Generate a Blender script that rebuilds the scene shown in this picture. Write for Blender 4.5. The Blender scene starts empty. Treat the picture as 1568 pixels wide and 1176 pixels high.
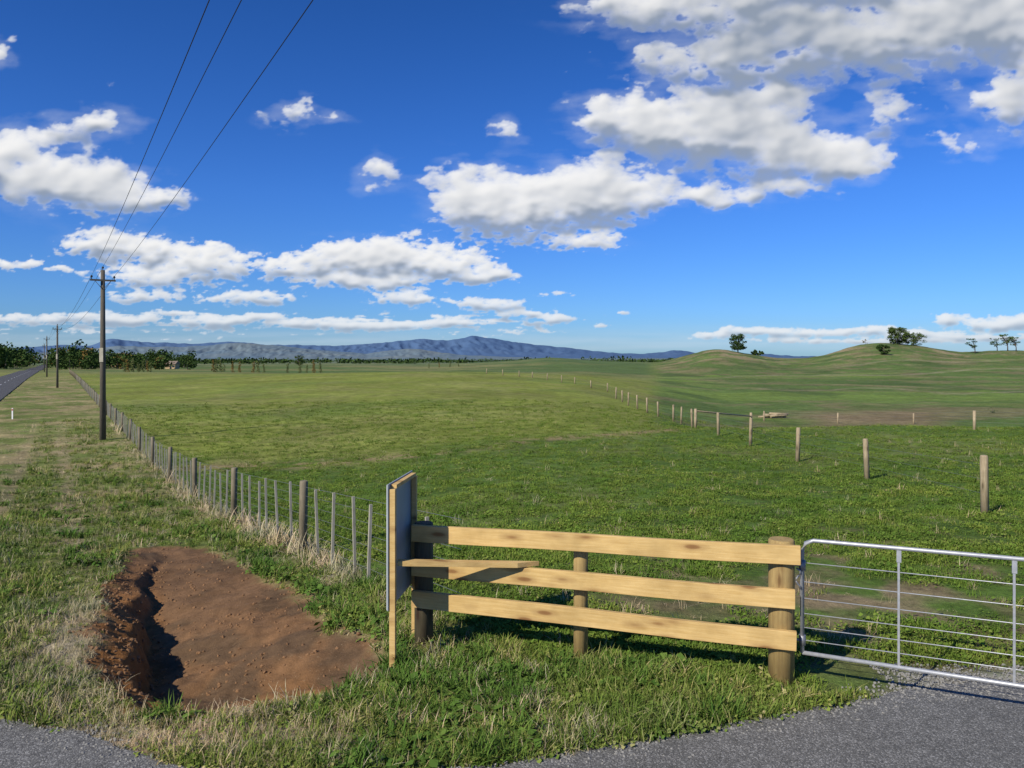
import bpy, math, numpy as np, random
from mathutils import Vector, Matrix
rng=np.random.default_rng(7); random.seed(7)
F=1178.0; CX=784.0; HY=545.0; CZ=2.6
scene=bpy.context.scene
def link(o): scene.collection.objects.link(o); return o
def empty(name,loc=(0,0,0)):
    e=bpy.data.objects.new(name,None); e.location=loc; e.empty_display_size=.1; return link(e)
# ---------------- noise ----------------
def h2(ix,iy,seed):
    with np.errstate(over='ignore'):
        n=(ix.astype(np.int64)*374761393+iy.astype(np.int64)*668265263+seed*974634777)&0xffffffff
        n=((n^(n>>13))*1274126177)&0xffffffff
        n=(n^(n>>16))&0xffffffff
        n=(n*2246822519)&0xffffffff
        n=(n^(n>>15))&0xffffffff
    return n/4294967295.0
def perlin(x,y,seed=0):
    x0=np.floor(x);y0=np.floor(y);fx=x-x0;fy=y-y0
    def g(ix,iy,dx,dy):
        a=h2(ix,iy,seed)*2*np.pi
        return np.cos(a)*dx+np.sin(a)*dy
    u=fx*fx*fx*(fx*(fx*6-15)+10);v=fy*fy*fy*(fy*(fy*6-15)+10)
    a=g(x0,y0,fx,fy);b=g(x0+1,y0,fx-1,fy);c=g(x0,y0+1,fx,fy-1);d=g(x0+1,y0+1,fx-1,fy-1)
    return (a*(1-u)+b*u)*(1-v)+(c*(1-u)+d*u)*v*1.0
def fbm(x,y,seed=0,o=4):
    s=0;a=1
    for i in range(o):
        s=s+a*perlin(x*2**i,y*2**i,seed+i*17);a*=.5
    return s
def worley(x,y,seed=0):
    x0=np.floor(x);y0=np.floor(y);best=np.full(x.shape,9.0)
    for i in(-1,0,1):
        for j in(-1,0,1):
            cx=x0+i;cy=y0+j
            px=cx+h2(cx,cy,seed);py=cy+h2(cx,cy,seed+5)
            best=np.minimum(best,(px-x)**2+(py-y)**2)
    return np.sqrt(best)
def sst(a,b,x):
    t=np.clip((x-a)/(b-a),0,1);return t*t*(3-2*t)
# ---------------- terrain ----------------
YK=np.array([7,10,12.5,17,22,30,38,45,60,90,150,220,300,370,450,600,900,2000,8000.])
T={
-200:[0,-.25,-.45,-.9,-1.2,-1.6,-1.8,-1.9,-2,-2,-2,-2.3,-3,-3.5,-4,-5,-7,-12,-20],
0:[0,-.25,-.45,-.95,-1.3,-1.7,-1.85,-1.9,-2,-2,-2,-2.3,-3,-3.5,-4,-5,-7,-12,-20],
158:[0,-.3,-.5,-1.,-1.4,-1.75,-1.8,-1.85,-1.95,-2,-1.95,-2.3,-3,-3.5,-4,-5,-7,-12,-20],
300:[0,-.3,-.52,-1.05,-1.45,-1.8,-1.85,-1.85,-1.9,-1.8,-1.6,-2.4,-3.2,-3.5,-4,-5,-7,-12,-20],
461:[0,-.3,-.55,-.95,-1.3,-1.65,-1.75,-1.75,-1.7,-1.4,-.75,-2.5,-3.5,-3.5,-3.5,-4,-6,-12,-20],
650:[0,-.2,-.4,-.7,-1,-1.3,-1.45,-1.5,-1.5,-1.2,-.25,-2.5,-3.5,-4,-4,-4.5,-6,-12,-20],
784:[0,-.15,-.3,-.6,-.85,-1.15,-1.35,-1.45,-1.47,-1.3,-.5,-2.5,-3.5,-3,-2,-1,-6,-12,-20],
840:[0,-.15,-.3,-.6,-.85,-1.15,-1.35,-1.45,-1.47,-1.4,-1.0,-2.6,-3.2,-2.6,-1.0,2.2,-6,-12,-20],
900:[0,-.12,-.28,-.55,-.8,-1.1,-1.35,-1.5,-1.6,-1.6,-1.7,-2.8,-3,-2.5,-1.5,-.5,-6,-12,-20],
1000:[0,-.1,-.25,-.5,-.8,-1.1,-1.4,-1.6,-2.2,-2.9,-3.4,-4.2,-4.2,-3.4,-2.4,-2.5,-6,-12,-20],
1045:[0,-.1,-.25,-.5,-.8,-1.1,-1.35,-1.6,-2.8,-3.4,-4.0,-4.5,-4,-1.4,3.0,-1,-6,-12,-20],
1095:[0,-.1,-.25,-.5,-.8,-1.05,-1.3,-1.55,-3.3,-3.9,-4.8,-4.9,-3.6,2.2,9.0,0,-6,-12,-20],
1150:[0,-.1,-.25,-.5,-.8,-1.05,-1.25,-1.55,-3.8,-3.9,-4.7,-4.8,-3.6,.6,4.6,-1,-6,-12,-20],
1205:[0,-.1,-.25,-.5,-.8,-1.,-1.2,-1.5,-4,-3.9,-4.6,-4.8,-3.8,-1.4,1.3,-2,-6,-12,-20],
1255:[0,-.1,-.25,-.5,-.78,-.98,-1.18,-1.45,-4,-3.9,-4.5,-4.7,-3.6,-.6,2.6,-1,-6,-12,-20],
1300:[0,-.1,-.25,-.5,-.76,-.97,-1.16,-1.4,-4,-3.9,-4.4,-4.6,-3.2,2.0,9.0,3,-6,-12,-20],
1340:[0,-.1,-.25,-.5,-.75,-.95,-1.15,-1.35,-4,-3.9,-4.4,-4.6,-3.0,3.2,11.8,6,-5,-12,-20],
1405:[0,-.1,-.22,-.48,-.72,-.95,-1.15,-1.4,-4,-3.8,-4.4,-4.5,-2.6,2.6,10.2,5,-6,-12,-20],
1470:[0,-.1,-.2,-.45,-.7,-.95,-1.2,-1.45,-4,-3.7,-4.4,-4.3,-2.2,1.0,5.2,3,-6,-12,-20],
1530:[0,-.1,-.2,-.45,-.7,-.95,-1.2,-1.5,-4,-3.6,-4.4,-4.0,-2,1.6,6.9,2,-6,-12,-20],
1700:[0,-.1,-.2,-.45,-.7,-.95,-1.2,-1.5,-4,-3.6,-4.4,-4.0,-2,.5,5.2,2,-6,-12,-20]}
cols=sorted(T);tk=np.array([(c-CX)/F for c in cols]);tab=np.array([T[c] for c in cols])
tf=np.linspace(-1.2,1.2,481);lf=np.linspace(math.log(7),math.log(8000),400)
A=np.array([np.interp(lf,np.log(YK),r) for r in tab])
G=np.array([np.interp(tf,tk,A[:,j]) for j in range(400)]).T
def blur(M,s,ax):
    k=np.arange(-int(3*s)-1,int(3*s)+2);w=np.exp(-.5*(k/s)**2);w/=w.sum();p=len(k)//2
    pad=[(0,0),(0,0)];pad[ax]=(p,p);Q=np.pad(M,pad,mode='edge')
    return np.apply_along_axis(lambda r:np.convolve(r,w,'valid'),ax,Q)
G=blur(blur(G,2.0,0),3.0,1)
def lut(t,ly):
    a=np.clip((t+1.2)/2.4*480,0,479.999);b=np.clip((ly-lf[0])/(lf[-1]-lf[0])*399,0,398.999)
    i=a.astype(int);j=b.astype(int);fa=a-i;fb=b-j
    return (G[i,j]*(1-fb)+G[i,j+1]*fb)*(1-fa)+(G[i+1,j]*(1-fb)+G[i+1,j+1]*fb)*fa
L_EDGE=[(-5.6,12.9),(-6.15,12.4),(-5.6,11.0),(-5.05,9.5),(-4.5,8.3),(-4.1,7.4),(-3.7,6.6),(-3.25,6.0),(-2.8,5.66),(-2.25,5.52)]
R_EDGE=[(-2.25,5.52),(-1.75,5.75),(-1.3,6.05),(-1.0,6.25),(-.95,6.7),(-1.7,7.6),(-2.5,9.2),(-3.5,10.6),(-4.4,11.8),(-5.0,12.6),(-5.6,12.9)]
POLY=L_EDGE+R_EDGE[1:-1]
def dline(x,y,P):
    d=np.full(x.shape,1e9)
    for (ax,ay),(bx,by) in zip(P[:-1],P[1:]):
        vx,vy=bx-ax,by-ay;t=np.clip(((x-ax)*vx+(y-ay)*vy)/(vx*vx+vy*vy),0,1)
        d=np.minimum(d,np.hypot(x-ax-t*vx,y-ay-t*vy))
    return d
def inpoly(x,y,P):
    r=np.zeros(x.shape,bool);n=len(P)
    for i in range(n):
        ax,ay=P[i];bx,by=P[(i+1)%n]
        c=((ay>y)!=(by>y))&(x<(bx-ax)*(y-ay)/(by-ay+1e-12)+ax)
        r^=c
    return r
def scrape(x,y):
    x=np.asarray(x,float);y=np.asarray(y,float)
    ins=np.zeros(x.shape);dep=np.zeros(x.shape);wall=np.zeros(x.shape)
    m=(x>-7.5)&(x<0)&(y>4.5)&(y<14)
    if m.any():
        X=x[m];Y=y[m]
        wx=X+.18*fbm(X*1.5,Y*1.5,31,5);wy=Y+.18*fbm(X*1.5,Y*1.5,57,5)
        s=inpoly(wx,wy,POLY);dl=dline(wx,wy,L_EDGE);dr=dline(wx,wy,R_EDGE)
        near=sst(12.5,7.5,Y)
        bank=.12*sst(0,.38,dl)*near
        drop=(.54*near+.03)*sst(.34,.60,dl)+.03*sst(0,.3,dl)
        d=np.minimum(bank+drop,.02+dr*(.08+.22*near))
        d=np.where(s,d,0)
        rough=sst(.75,.45,dl)
        d=d+np.where(s,(.014+.028*rough*near)*fbm(X*5,Y*5,3,5)*sst(0,.15,np.minimum(dl,dr)),0)
        sd=np.where(s,1,-1)*np.minimum(dl,dr)+.16*fbm(X*3,Y*3,77,4)
        ins[m]=sst(-.10,.16,sd);dep[m]=d;wall[m]=np.where(s|(dl<.15),sst(.75,.5,dl),0)*near
    return ins,dep,wall
def H(x,y,ditch=True):
    x=np.asarray(x,float);y=np.asarray(y,float)
    Y=np.maximum(y,7.);t=x/np.maximum(y,7.)
    z=lut(t,np.log(Y))
    z=z+.15*(4.8-np.clip(y,0,4.8))
    a=sst(5,20,y)
    z=z+fbm(x*.35,y*.35,11,3)*(.02+.05*a)*sst(4,7,y)
    far=sst(120,400,y)
    z=z+far*fbm(x/30.,y/60.,23,4)*.55
    rt=sst(.15,.25,t)*sst(3000,1500,y)
    z=z-far*.9*np.abs(fbm(x/50.,y/40.,27,4))*rt
    z=z+sst(60,140,y)*.28*fbm(x/9.,y/11.,28,3)*rt
    z=z+sst(1200,4000,y)*fbm(x/900.,y/900.,29,3)*4
    c=x+.593*y-3.9
    z=z+fbm(x*1.9,y*1.9,41,3)*.035*sst(.3,-.6,c)*sst(5,6,y)
    if ditch:
        i,d,w=scrape(x,y);z=z-d
    return z
def survey(px,py):
    ys=np.exp(np.linspace(math.log(4),math.log(3000),2500))
    xs=(px-CX)/F*ys;zr=CZ-(py-HY)/F*ys;hz=H(xs,ys)
    k=np.argmax(hz>=zr)
    if not (hz>=zr).any(): k=len(ys)-1
    return float(xs[k]),float(ys[k]),float(hz[k])
def hz1(x,y): return float(H(np.array([x]),np.array([y]))[0])
def edge_y(x):
    E=[(-30,16),(-12,9.5),(-6,6.4),(-3.7,5.57),(-2.82,5.24),(-2.24,4.94),(-1.49,4.78),(-.75,4.78),(-.14,4.9),(.28,5.02),(.96,5.24),(1.97,5.57),(2.92,5.93),(3.4,6.1),(6,6.2),(30,6.5)]
    e=np.array(E);return np.interp(x,e[:,0],e[:,1])
# ---------------- mesh helpers ----------------
def grid_mesh(name,P,smooth=True):
    r,c,_=P.shape;V=P.reshape(-1,3)
    idx=np.arange(r*c).reshape(r,c)
    Q=np.stack([idx[:-1,:-1],idx[:-1,1:],idx[1:,1:],idx[1:,:-1]],-1).reshape(-1,4)
    return arr_mesh(name,V,Q,smooth)
def arr_mesh(name,V,Q,smooth=True):
    me=bpy.data.meshes.new(name);me.vertices.add(len(V));me.vertices.foreach_set('co',np.ascontiguousarray(V,dtype=np.float32).ravel())
    me.loops.add(Q.size);me.loops.foreach_set('vertex_index',np.ascontiguousarray(Q,dtype=np.int32).ravel())
    me.polygons.add(len(Q));me.polygons.foreach_set('loop_start',np.arange(len(Q),dtype=np.int32)*4)
    me.update(calc_edges=True)
    me.polygons.foreach_set('use_smooth',np.full(len(Q),smooth))
    return me
def add_col(me,name,C):
    a=me.attributes.new(name,'FLOAT_COLOR','POINT')
    D=np.ones((len(C),4),np.float32);D[:,:3]=C;a.data.foreach_set('color',D.ravel())
def add_f(me,name,v):
    a=me.attributes.new(name,'FLOAT','POINT');a.data.foreach_set('value',np.ascontiguousarray(v,dtype=np.float32))
class MB:
    def __init__(s): s.v=[];s.f=[];s.m=[];s.sm=[]
    def tube(s,pts,rad,seg=8,mat=0,cap=True):
        pts=[Vector(p) for p in pts]
        if not isinstance(rad,(list,tuple)): rad=[rad]*len(pts)
        base=len(s.v)
        for i,p in enumerate(pts):
            d=(pts[min(i+1,len(pts)-1)]-pts[max(i-1,0)]).normalized()
            up=Vector((0,0,1)) if abs(d.z)<.9 else Vector((1,0,0))
            a=d.cross(up).normalized();b=d.cross(a).normalized()
            for k in range(seg):
                an=2*math.pi*k/seg
                s.v.append(p+(a*math.cos(an)+b*math.sin(an))*rad[i])
        for i in range(len(pts)-1):
            for k in range(seg):
                q=base+i*seg;k2=(k+1)%seg
                s.f.append((q+k,q+k2,q+seg+k2,q+seg+k));s.m.append(mat);s.sm.append(seg>5)
        if cap:
            s.f.append(tuple(base+k for k in range(seg))[::-1]);s.m.append(mat);s.sm.append(False)
            q=base+(len(pts)-1)*seg
            s.f.append(tuple(q+k for k in range(seg)));s.m.append(mat);s.sm.append(False)
    def box(s,c,size,rot=None,mat=0):
        M=rot if rot is not None else Matrix.Identity(3)
        b=len(s.v)
        for x in(-.5,.5):
            for y in(-.5,.5):
                for z in(-.5,.5):
                    s.v.append(Vector(c)+M@Vector((x*size[0],y*size[1],z*size[2])))
        for f in[(0,1,3,2),(4,6,7,5),(0,4,5,1),(2,3,7,6),(0,2,6,4),(1,5,7,3)]:
            s.f.append(tuple(b+i for i in f));s.m.append(mat);s.sm.append(False)
    def poly(s,pts,mat=0):
        b=len(s.v);s.v+= [Vector(p) for p in pts];s.f.append(tuple(range(b,b+len(pts))));s.m.append(mat);s.sm.append(False)
    def obj(s,name,mats,parent=None,bevel=0,loc=None):
        me=bpy.data.meshes.new(name)
        o0=Vector(loc) if loc is not None else Vector((0,0,0))
        me.from_pydata([tuple(v-o0) for v in s.v],[],s.f)
        for m in mats: me.materials.append(m)
        me.polygons.foreach_set('material_index',s.m);me.polygons.foreach_set('use_smooth',s.sm)
        me.update();o=bpy.data.objects.new(name,me);o.location=o0;link(o)
        if parent: o.parent=parent
        if bevel:
            b=o.modifiers.new('b','BEVEL');b.width=bevel;b.segments=2;b.limit_method='ANGLE'
        return o
# ---------------- materials ----------------
def newmat(name):
    m=bpy.data.materials.new(name);m.use_nodes=True;nt=m.node_tree;nt.nodes.clear()
    o=nt.nodes.new('ShaderNodeOutputMaterial');b=nt.nodes.new('ShaderNodeBsdfPrincipled')
    nt.links.new(b.outputs[0],o.inputs[0]);b.inputs['Roughness'].default_value=.85
    b.inputs['Specular IOR Level'].default_value=.2
    return m,nt,b,o
def N(nt,t,**k):
    n=nt.nodes.new(t)
    for a,v in k.items():
        if hasattr(n,a): setattr(n,a,v)
        else: n.inputs[a].default_value=v
    return n
def noise(nt,vec,scale,detail=5,rough=.6):
    n=nt.nodes.new('ShaderNodeTexNoise');n.inputs['Scale'].default_value=scale;n.inputs['Detail'].default_value=detail;n.inputs['Roughness'].default_value=rough
    if vec is not None: nt.links.new(vec,n.inputs['Vector'])
    return n.outputs['Fac']
def ramp(nt,fac,stops):
    r=nt.nodes.new('ShaderNodeValToRGB');cr=r.color_ramp
    while len(cr.elements)<len(stops): cr.elements.new(.5)
    for e,(p,c) in zip(cr.elements,stops):
        e.position=p;e.color=(c,c,c,1) if not isinstance(c,tuple) else (*c,1)
    nt.links.new(fac,r.inputs[0]);return r.outputs[0]
def mix(nt,fac,a,b,mode='MIX'):
    n=nt.nodes.new('ShaderNodeMix');n.data_type='RGBA';n.blend_type=mode;n.clamp_factor=True
    for s,v in((0,fac),(6,a),(7,b)):
        if isinstance(v,bpy.types.NodeSocket): nt.links.new(v,n.inputs[s])
        elif isinstance(v,tuple): n.inputs[s].default_value=(*v,1)
        else: n.inputs[s].default_value=v
    return n.outputs[2]
def math_(nt,op,a,b=0.):
    n=nt.nodes.new('ShaderNodeMath');n.operation=op
    for i,v in((0,a),(1,b)):
        if isinstance(v,bpy.types.NodeSocket): nt.links.new(v,n.inputs[i])
        else: n.inputs[i].default_value=v
    return n.outputs[0]
def objco(nt,scale=(1,1,1)):
    t=nt.nodes.new('ShaderNodeTexCoord');m=nt.nodes.new('ShaderNodeMapping');m.inputs['Scale'].default_value=scale
    nt.links.new(t.outputs['Object'],m.inputs[0]);return m.outputs[0]
def bump(nt,b,h,st=.5,dist=.02):
    n=nt.nodes.new('ShaderNodeBump');n.inputs['Strength'].default_value=st;n.inputs['Distance'].default_value=dist
    nt.links.new(h,n.inputs['Height']);nt.links.new(n.outputs[0],b.inputs['Normal'])
def simple(name,c1,c2,scale=8,rough=.85,metal=0,bst=.3,bd=.005,mapping=(1,1,1)):
    m,nt,b,o=newmat(name);v=objco(nt,mapping);f=noise(nt,v,scale,6,.65)
    nt.links.new(mix(nt,ramp(nt,f,[(.3,0.),(.7,1.)]),c1,c2),b.inputs['Base Color'])
    b.inputs['Roughness'].default_value=rough;b.inputs['Metallic'].default_value=metal
    bump(nt,b,f,bst,bd);return m
def wood(name,c1,c2,knot,axis='x',knots=True):
    m,nt,b,o=newmat(name)
    sc=(1.3,22,22) if axis=='x' else (22,22,1.3)
    sk=(2.6,9,9) if axis=='x' else (9,9,2.6)
    oi=nt.nodes.new('ShaderNodeObjectInfo');t=nt.nodes.new('ShaderNodeTexCoord')
    add=nt.nodes.new('ShaderNodeVectorMath');add.operation='ADD';nt.links.new(t.outputs['Object'],add.inputs[0])
    mm=math_(nt,'MULTIPLY',oi.outputs['Random'],37.);nt.links.new(mm,add.inputs[1])
    def mp(s):
        q=nt.nodes.new('ShaderNodeMapping');q.inputs['Scale'].default_value=s;nt.links.new(add.outputs[0],q.inputs[0]);return q.outputs[0]
    f=noise(nt,mp(sc),3,6,.65);g=noise(nt,add.outputs[0],3,4,.6)
    c=mix(nt,ramp(nt,f,[(.32,0.),(.68,1.)]),c1,c2)
    c=mix(nt,ramp(nt,g,[(.4,0.),(.75,.6)]),c,tuple(x*.58 for x in c2))
    if knots:
        vo=nt.nodes.new('ShaderNodeTexVoronoi');vo.inputs['Scale'].default_value=1.0;nt.links.new(mp(sk),vo.inputs['Vector'])
        k=ramp(nt,vo.outputs['Distance'],[(.0,.95),(.12,.85),(.20,.35),(.40,.0)])
        c=mix(nt,k,c,knot)
    nt.links.new(c,b.inputs['Base Color']);b.inputs['Roughness'].default_value=.75
    bump(nt,b,f,.4,.004);return m
M_rail=wood('pine_rail',(.72,.50,.21),(.58,.37,.13),(.22,.10,.035),'x')
M_post=wood('pine_post',(.46,.33,.13),(.30,.20,.08),(.12,.06,.02),'z')
M_postd=wood('shaded_post',(.16,.13,.075),(.09,.075,.045),(.05,.03,.02),'z')  # left post: shade from the sign put into a darker wood colour
M_old=wood('weathered_post',(.50,.40,.25),(.30,.23,.14),(.12,.09,.05),'z')
M_fpost=wood('grey_post',(.30,.25,.17),(.17,.14,.09),(.06,.05,.04),'z',False)
M_batten=wood('batten',(.52,.48,.38),(.34,.31,.23),(.1,.1,.08),'z',False)
M_galv=simple('galvanised_steel',(.52,.52,.52),(.38,.39,.40),30,.45,.45,.1)
M_wire=simple('fence_wire',(.35,.35,.36),(.22,.22,.23),30,.5,.6)
M_panel=simple('sign_back',(.36,.39,.40),(.29,.32,.33),3,.45,.05,.05)
M_signface=simple('sign_face',(.75,.76,.76),(.68,.69,.7),3,.5)
M_pole=simple('pole_timber',(.15,.13,.10),(.08,.07,.055),6,.85,0,.4,.01,(6,6,.6))
M_dark=simple('insulator',(.05,.045,.04),(.03,.03,.03),6,.4)
M_cable=simple('power_cable',(.02,.02,.022),(.03,.03,.03),6,.5)
M_white=simple('white_paint',(.8,.8,.78),(.7,.7,.68),6,.5)
M_red=simple('red_reflector',(.5,.03,.02),(.4,.03,.02),6,.4)
m,nt,b,o=newmat('ground');M_ground=m
at=N(nt,'ShaderNodeAttribute',attribute_name='tint').outputs['Color']
ag=N(nt,'ShaderNodeAttribute',attribute_name='bare').outputs['Fac']
v=objco(nt)
n1=noise(nt,v,.9,8,.68);n2=noise(nt,v,9,6,.7);n3=noise(nt,v,55,4,.7);n4=noise(nt,v,.07,7,.65)
k=mix(nt,1.,ramp(nt,n1,[(.3,.62),(.7,1.35)]),ramp(nt,n2,[(.3,.55),(.7,1.45)]),'MULTIPLY')
k=mix(nt,1.,k,ramp(nt,n3,[(.3,.65),(.7,1.35)]),'MULTIPLY')
k2=mix(nt,ag,k,mix(nt,1.,ramp(nt,n1,[(.3,.72),(.7,1.2)]),ramp(nt,n2,[(.3,.75),(.7,1.2)]),'MULTIPLY'))
k2=mix(nt,1.,k2,ramp(nt,n4,[(.3,.75),(.7,1.25)]),'MULTIPLY')
c=mix(nt,1.,at,k2,'MULTIPLY')
n5=noise(nt,v,2.3,7,.7)
br=math_(nt,'MULTIPLY',ramp(nt,n5,[(.50,0.),(.70,.5)]),math_(nt,'SUBTRACT',1.,ag))
c=mix(nt,br,c,(.21,.18,.07))
sp=noise(nt,v,38,3,.6)
c=mix(nt,math_(nt,'MULTIPLY',ramp(nt,sp,[(.66,0.),(.7,.5)]),ag),c,(.38,.28,.17))
nt.links.new(c,b.inputs['Base Color']);b.inputs['Roughness'].default_value=.95;b.inputs['Specular IOR Level'].default_value=.05
hsum=math_(nt,'ADD',math_(nt,'MULTIPLY',n2,1.),math_(nt,'MULTIPLY',n3,.5))
hsum=math_(nt,'MULTIPLY',hsum,math_(nt,'SUBTRACT',1.,math_(nt,'MULTIPLY',ag,.5)))
bump(nt,b,hsum,.7,.05)
def asphalt(name,c1,c2,con):
    m,nt,b,o=newmat(name);v=objco(nt)
    f=noise(nt,v,1.3,6,.65);g=noise(nt,v,9,5,.7)
    vo=nt.nodes.new('ShaderNodeTexVoronoi');vo.inputs['Scale'].default_value=105;nt.links.new(v,vo.inputs['Vector'])
    c=mix(nt,ramp(nt,f,[(.3,0.),(.7,1.)]),c1,c2)
    c=mix(nt,1.,c,ramp(nt,g,[(.3,.8),(.7,1.2)]),'MULTIPLY')
    sep=nt.nodes.new('ShaderNodeSeparateColor');nt.links.new(vo.outputs['Color'],sep.inputs[0])
    c=mix(nt,1.,c,ramp(nt,sep.outputs[0],[(0.,.6),(.75,1.05),(1.,1.9)]),'MULTIPLY')
    c=mix(nt,ramp(nt,vo.outputs['Distance'],[(.4,0.),(.75,.6)]),c,(.04,.04,.038))
    nt.links.new(c,b.inputs['Base Color']);b.inputs['Roughness'].default_value=.9
    bump(nt,b,math_(nt,'SUBTRACT',1.,vo.outputs['Distance']),.5,.006);return m
M_asph=asphalt('chipseal',(.175,.170,.156),(.225,.218,.20),1)
M_road=asphalt('road_seal',(.10,.098,.094),(.125,.12,.115),1)
def blade(name,stops):
    m=bpy.data.materials.new(name);m.use_nodes=True;nt=m.node_tree;nt.nodes.clear()
    o=nt.nodes.new('ShaderNodeOutputMaterial');b=nt.nodes.new('ShaderNodeBsdfDiffuse')
    oi=nt.nodes.new('ShaderNodeObjectInfo')
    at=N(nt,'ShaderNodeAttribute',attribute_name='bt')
    geo=nt.nodes.new('ShaderNodeNewGeometry')
    r=math_(nt,'ADD',math_(nt,'MULTIPLY',oi.outputs['Random'],.6),math_(nt,'MULTIPLY',geo.outputs['Random Per Island'],.4))
    c=ramp(nt,r,stops)
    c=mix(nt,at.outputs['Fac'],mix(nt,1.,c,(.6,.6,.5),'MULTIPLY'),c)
    pn=nt.nodes.new('ShaderNodeTexNoise');pn.inputs['Scale'].default_value=.7;pn.inputs['Detail'].default_value=5;nt.links.new(oi.outputs['Location'],pn.inputs['Vector'])
    c=mix(nt,1.,c,ramp(nt,pn.outputs['Fac'],[(.35,(.70,.80,.75)),(.65,(1.25,1.12,1.1))]),'MULTIPLY')
    nt.links.new(c,b.inputs['Color']);nt.links.new(b.outputs[0],o.inputs[0]);return m
M_gr=blade('grass_blades',[(0.,(.095,.170,.032)),(.4,(.16,.235,.045)),(.68,(.24,.28,.07)),(1.,(.50,.42,.22))])
M_lush=blade('lush_grass',[(0.,(.065,.135,.026)),(.5,(.11,.195,.038)),(1.,(.17,.25,.055))])
M_pg=blade('pasture_blades',[(0.,(.092,.170,.028)),(.5,(.145,.225,.038)),(.85,(.20,.25,.055)),(1.,(.38,.33,.15))])
M_dry=blade('straw',[(0.,(.42,.33,.19)),(.5,(.58,.48,.31)),(1.,(.75,.65,.47))])
M_leaf=blade('tree_leaves',[(0.,(.03,.055,.018)),(.5,(.05,.085,.024)),(1.,(.09,.125,.035))])
M_leaf2=blade('autumn_leaves',[(0.,(.14,.12,.04)),(.5,(.25,.16,.05)),(1.,(.34,.20,.06))])
M_leafp=blade('poplar_leaves',[(0.,(.11,.14,.05)),(.5,(.17,.19,.07)),(1.,(.24,.23,.10))])
M_bark=simple('bark',(.12,.10,.08),(.07,.06,.05),5)
# ---------------- terrain mesh ----------------
rows=np.concatenate([np.arange(-5,3.5,.5),np.arange(3.5,13.5,.045),np.exp(np.linspace(math.log(13.5),math.log(45),200))[0:],np.exp(np.linspace(math.log(45),math.log(700),230))[1:],np.exp(np.linspace(math.log(700),math.log(14000),60))[1:]])
tc=np.concatenate([-np.exp(np.linspace(math.log(4),math.log(.71),16)),np.linspace(-.70,.70,630),np.exp(np.linspace(math.log(.71),math.log(4),16))])
YY,TT=np.meshgrid(rows,tc,indexing='ij');XX=TT*(YY+6)
ZZ=H(XX,YY)
me=grid_mesh('ground',np.stack([XX,YY,ZZ],-1))
x=XX.ravel();y=YY.ravel();t=x/np.maximum(y,3)
def col(*c): return np.array(c)[None,:]
def mx(a,b,w): w=np.clip(w,0,1)[:,None];return a*(1-w)+b*w
nA=fbm(x*.25,y*.25,5,4);nB=fbm(x*.05,y*.05,6,4);nC=fbm(x*1.3,y*1.3,8,3);nD=fbm(x/130,y/90,9,3)
nE=fbm(x/25,y/14,19,4);nF=fbm(x/7,y/12,20,4)
Yt=np.interp(t,[-.4,-.1,.15,.24,.3],[31,31,41,46,46])
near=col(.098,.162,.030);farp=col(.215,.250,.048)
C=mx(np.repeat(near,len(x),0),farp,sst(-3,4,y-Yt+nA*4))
C=mx(C,col(.29,.28,.09),.55*sst(.0,.5,nA+nB)*sst(20,60,y))
C=mx(C,col(.12,.185,.042),.6*sst(.0,.45,nE)*sst(40,60,y))
C=mx(C,col(.23,.22,.08),.40*sst(.05,.5,nF)*sst(9,14,y))
C=mx(C,col(.29,.22,.11),.9*np.exp(-((y-Yt+1)/1.5)**2)*sst(-.3,.3,nC+nA)*sst(.27,.2,t))
c_f=x+.593*y-3.9
verge=sst(.4,-.3,c_f)
Cv=mx(np.repeat(col(.155,.195,.05),len(x),0),col(.33,.27,.13),sst(-.3,.4,nA+nC*.4))
C=mx(C,Cv,verge*sst(250,120,y))
tr=np.exp(-((c_f+3.6+.4*nA)/.28)**2)+np.exp(-((c_f+5.3+.4*nA)/.28)**2)
C=mx(C,col(.34,.26,.15),.6*tr*sst(8,11,y)*sst(60,30,y))
rb=sst(.17,.2,t)*sst(45,52,y)
Cr=mx(np.repeat(col(.105,.165,.042),len(x),0),col(.19,.18,.08),sst(-.1,.35,nB+.4*nA))
Cr=mx(Cr,col(.16,.235,.05),sst(.05,.4,nD+.3*nE))
Cr=mx(Cr,col(.075,.125,.036),.75*sst(.05,.4,fbm(x/18,y/60,99,5))*sst(60,100,y))
# mown / grazed stripes following the slope
Cr=mx(Cr,col(.22,.26,.08),.5*sst(.35,.9,np.sin((y*.8-x*.25)/7+2.5*nD))*sst(200,270,y)*sst(-.1,.3,nD+.2))
Cr=mx(Cr,col(.30,.235,.13),.95*sst(.08,.42,nE+.3*nA)*sst(270,400,y))
Cr=mx(Cr,col(.24,.18,.10),.95*np.exp(-((y-80-8*nB)/14)**2)*sst(.36,.42,t)*sst(.6,.52,t))
trk=np.exp(-((y-255-70*(t-.3)-12*np.sin(t*22))/3.5)**2)*sst(.24,.27,t)+.8*np.exp(-((y-175+90*(t-.3)-9*np.sin(t*30))/2.)**2)*sst(.3,.34,t)+.8*np.exp(-((y-330-120*(t-.45)-8*np.sin(t*40))/2.5)**2)*sst(.4,.44,t)
Cr=mx(Cr,col(.32,.28,.17),.7*trk)
C=mx(C,Cr,rb)
ff=sst(170,260,y)*(1-rb)
Cf=mx(np.repeat(col(.10,.155,.048),len(x),0),col(.22,.22,.085),sst(-.2,.4,nD+nB*.3))
C=mx(C,Cf,ff)
C=mx(C,col(.12,.18,.22),1-np.exp(-np.maximum(y-400,0)/2800))  # distance haze put into the ground tint
bp=np.exp(-(((x-3.6)/2.6)**2+((y-8.6)/1.6)**2))+.8*np.exp(-(((x-4.6)/1.6)**2+((y-6.6)/.5)**2))
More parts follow.
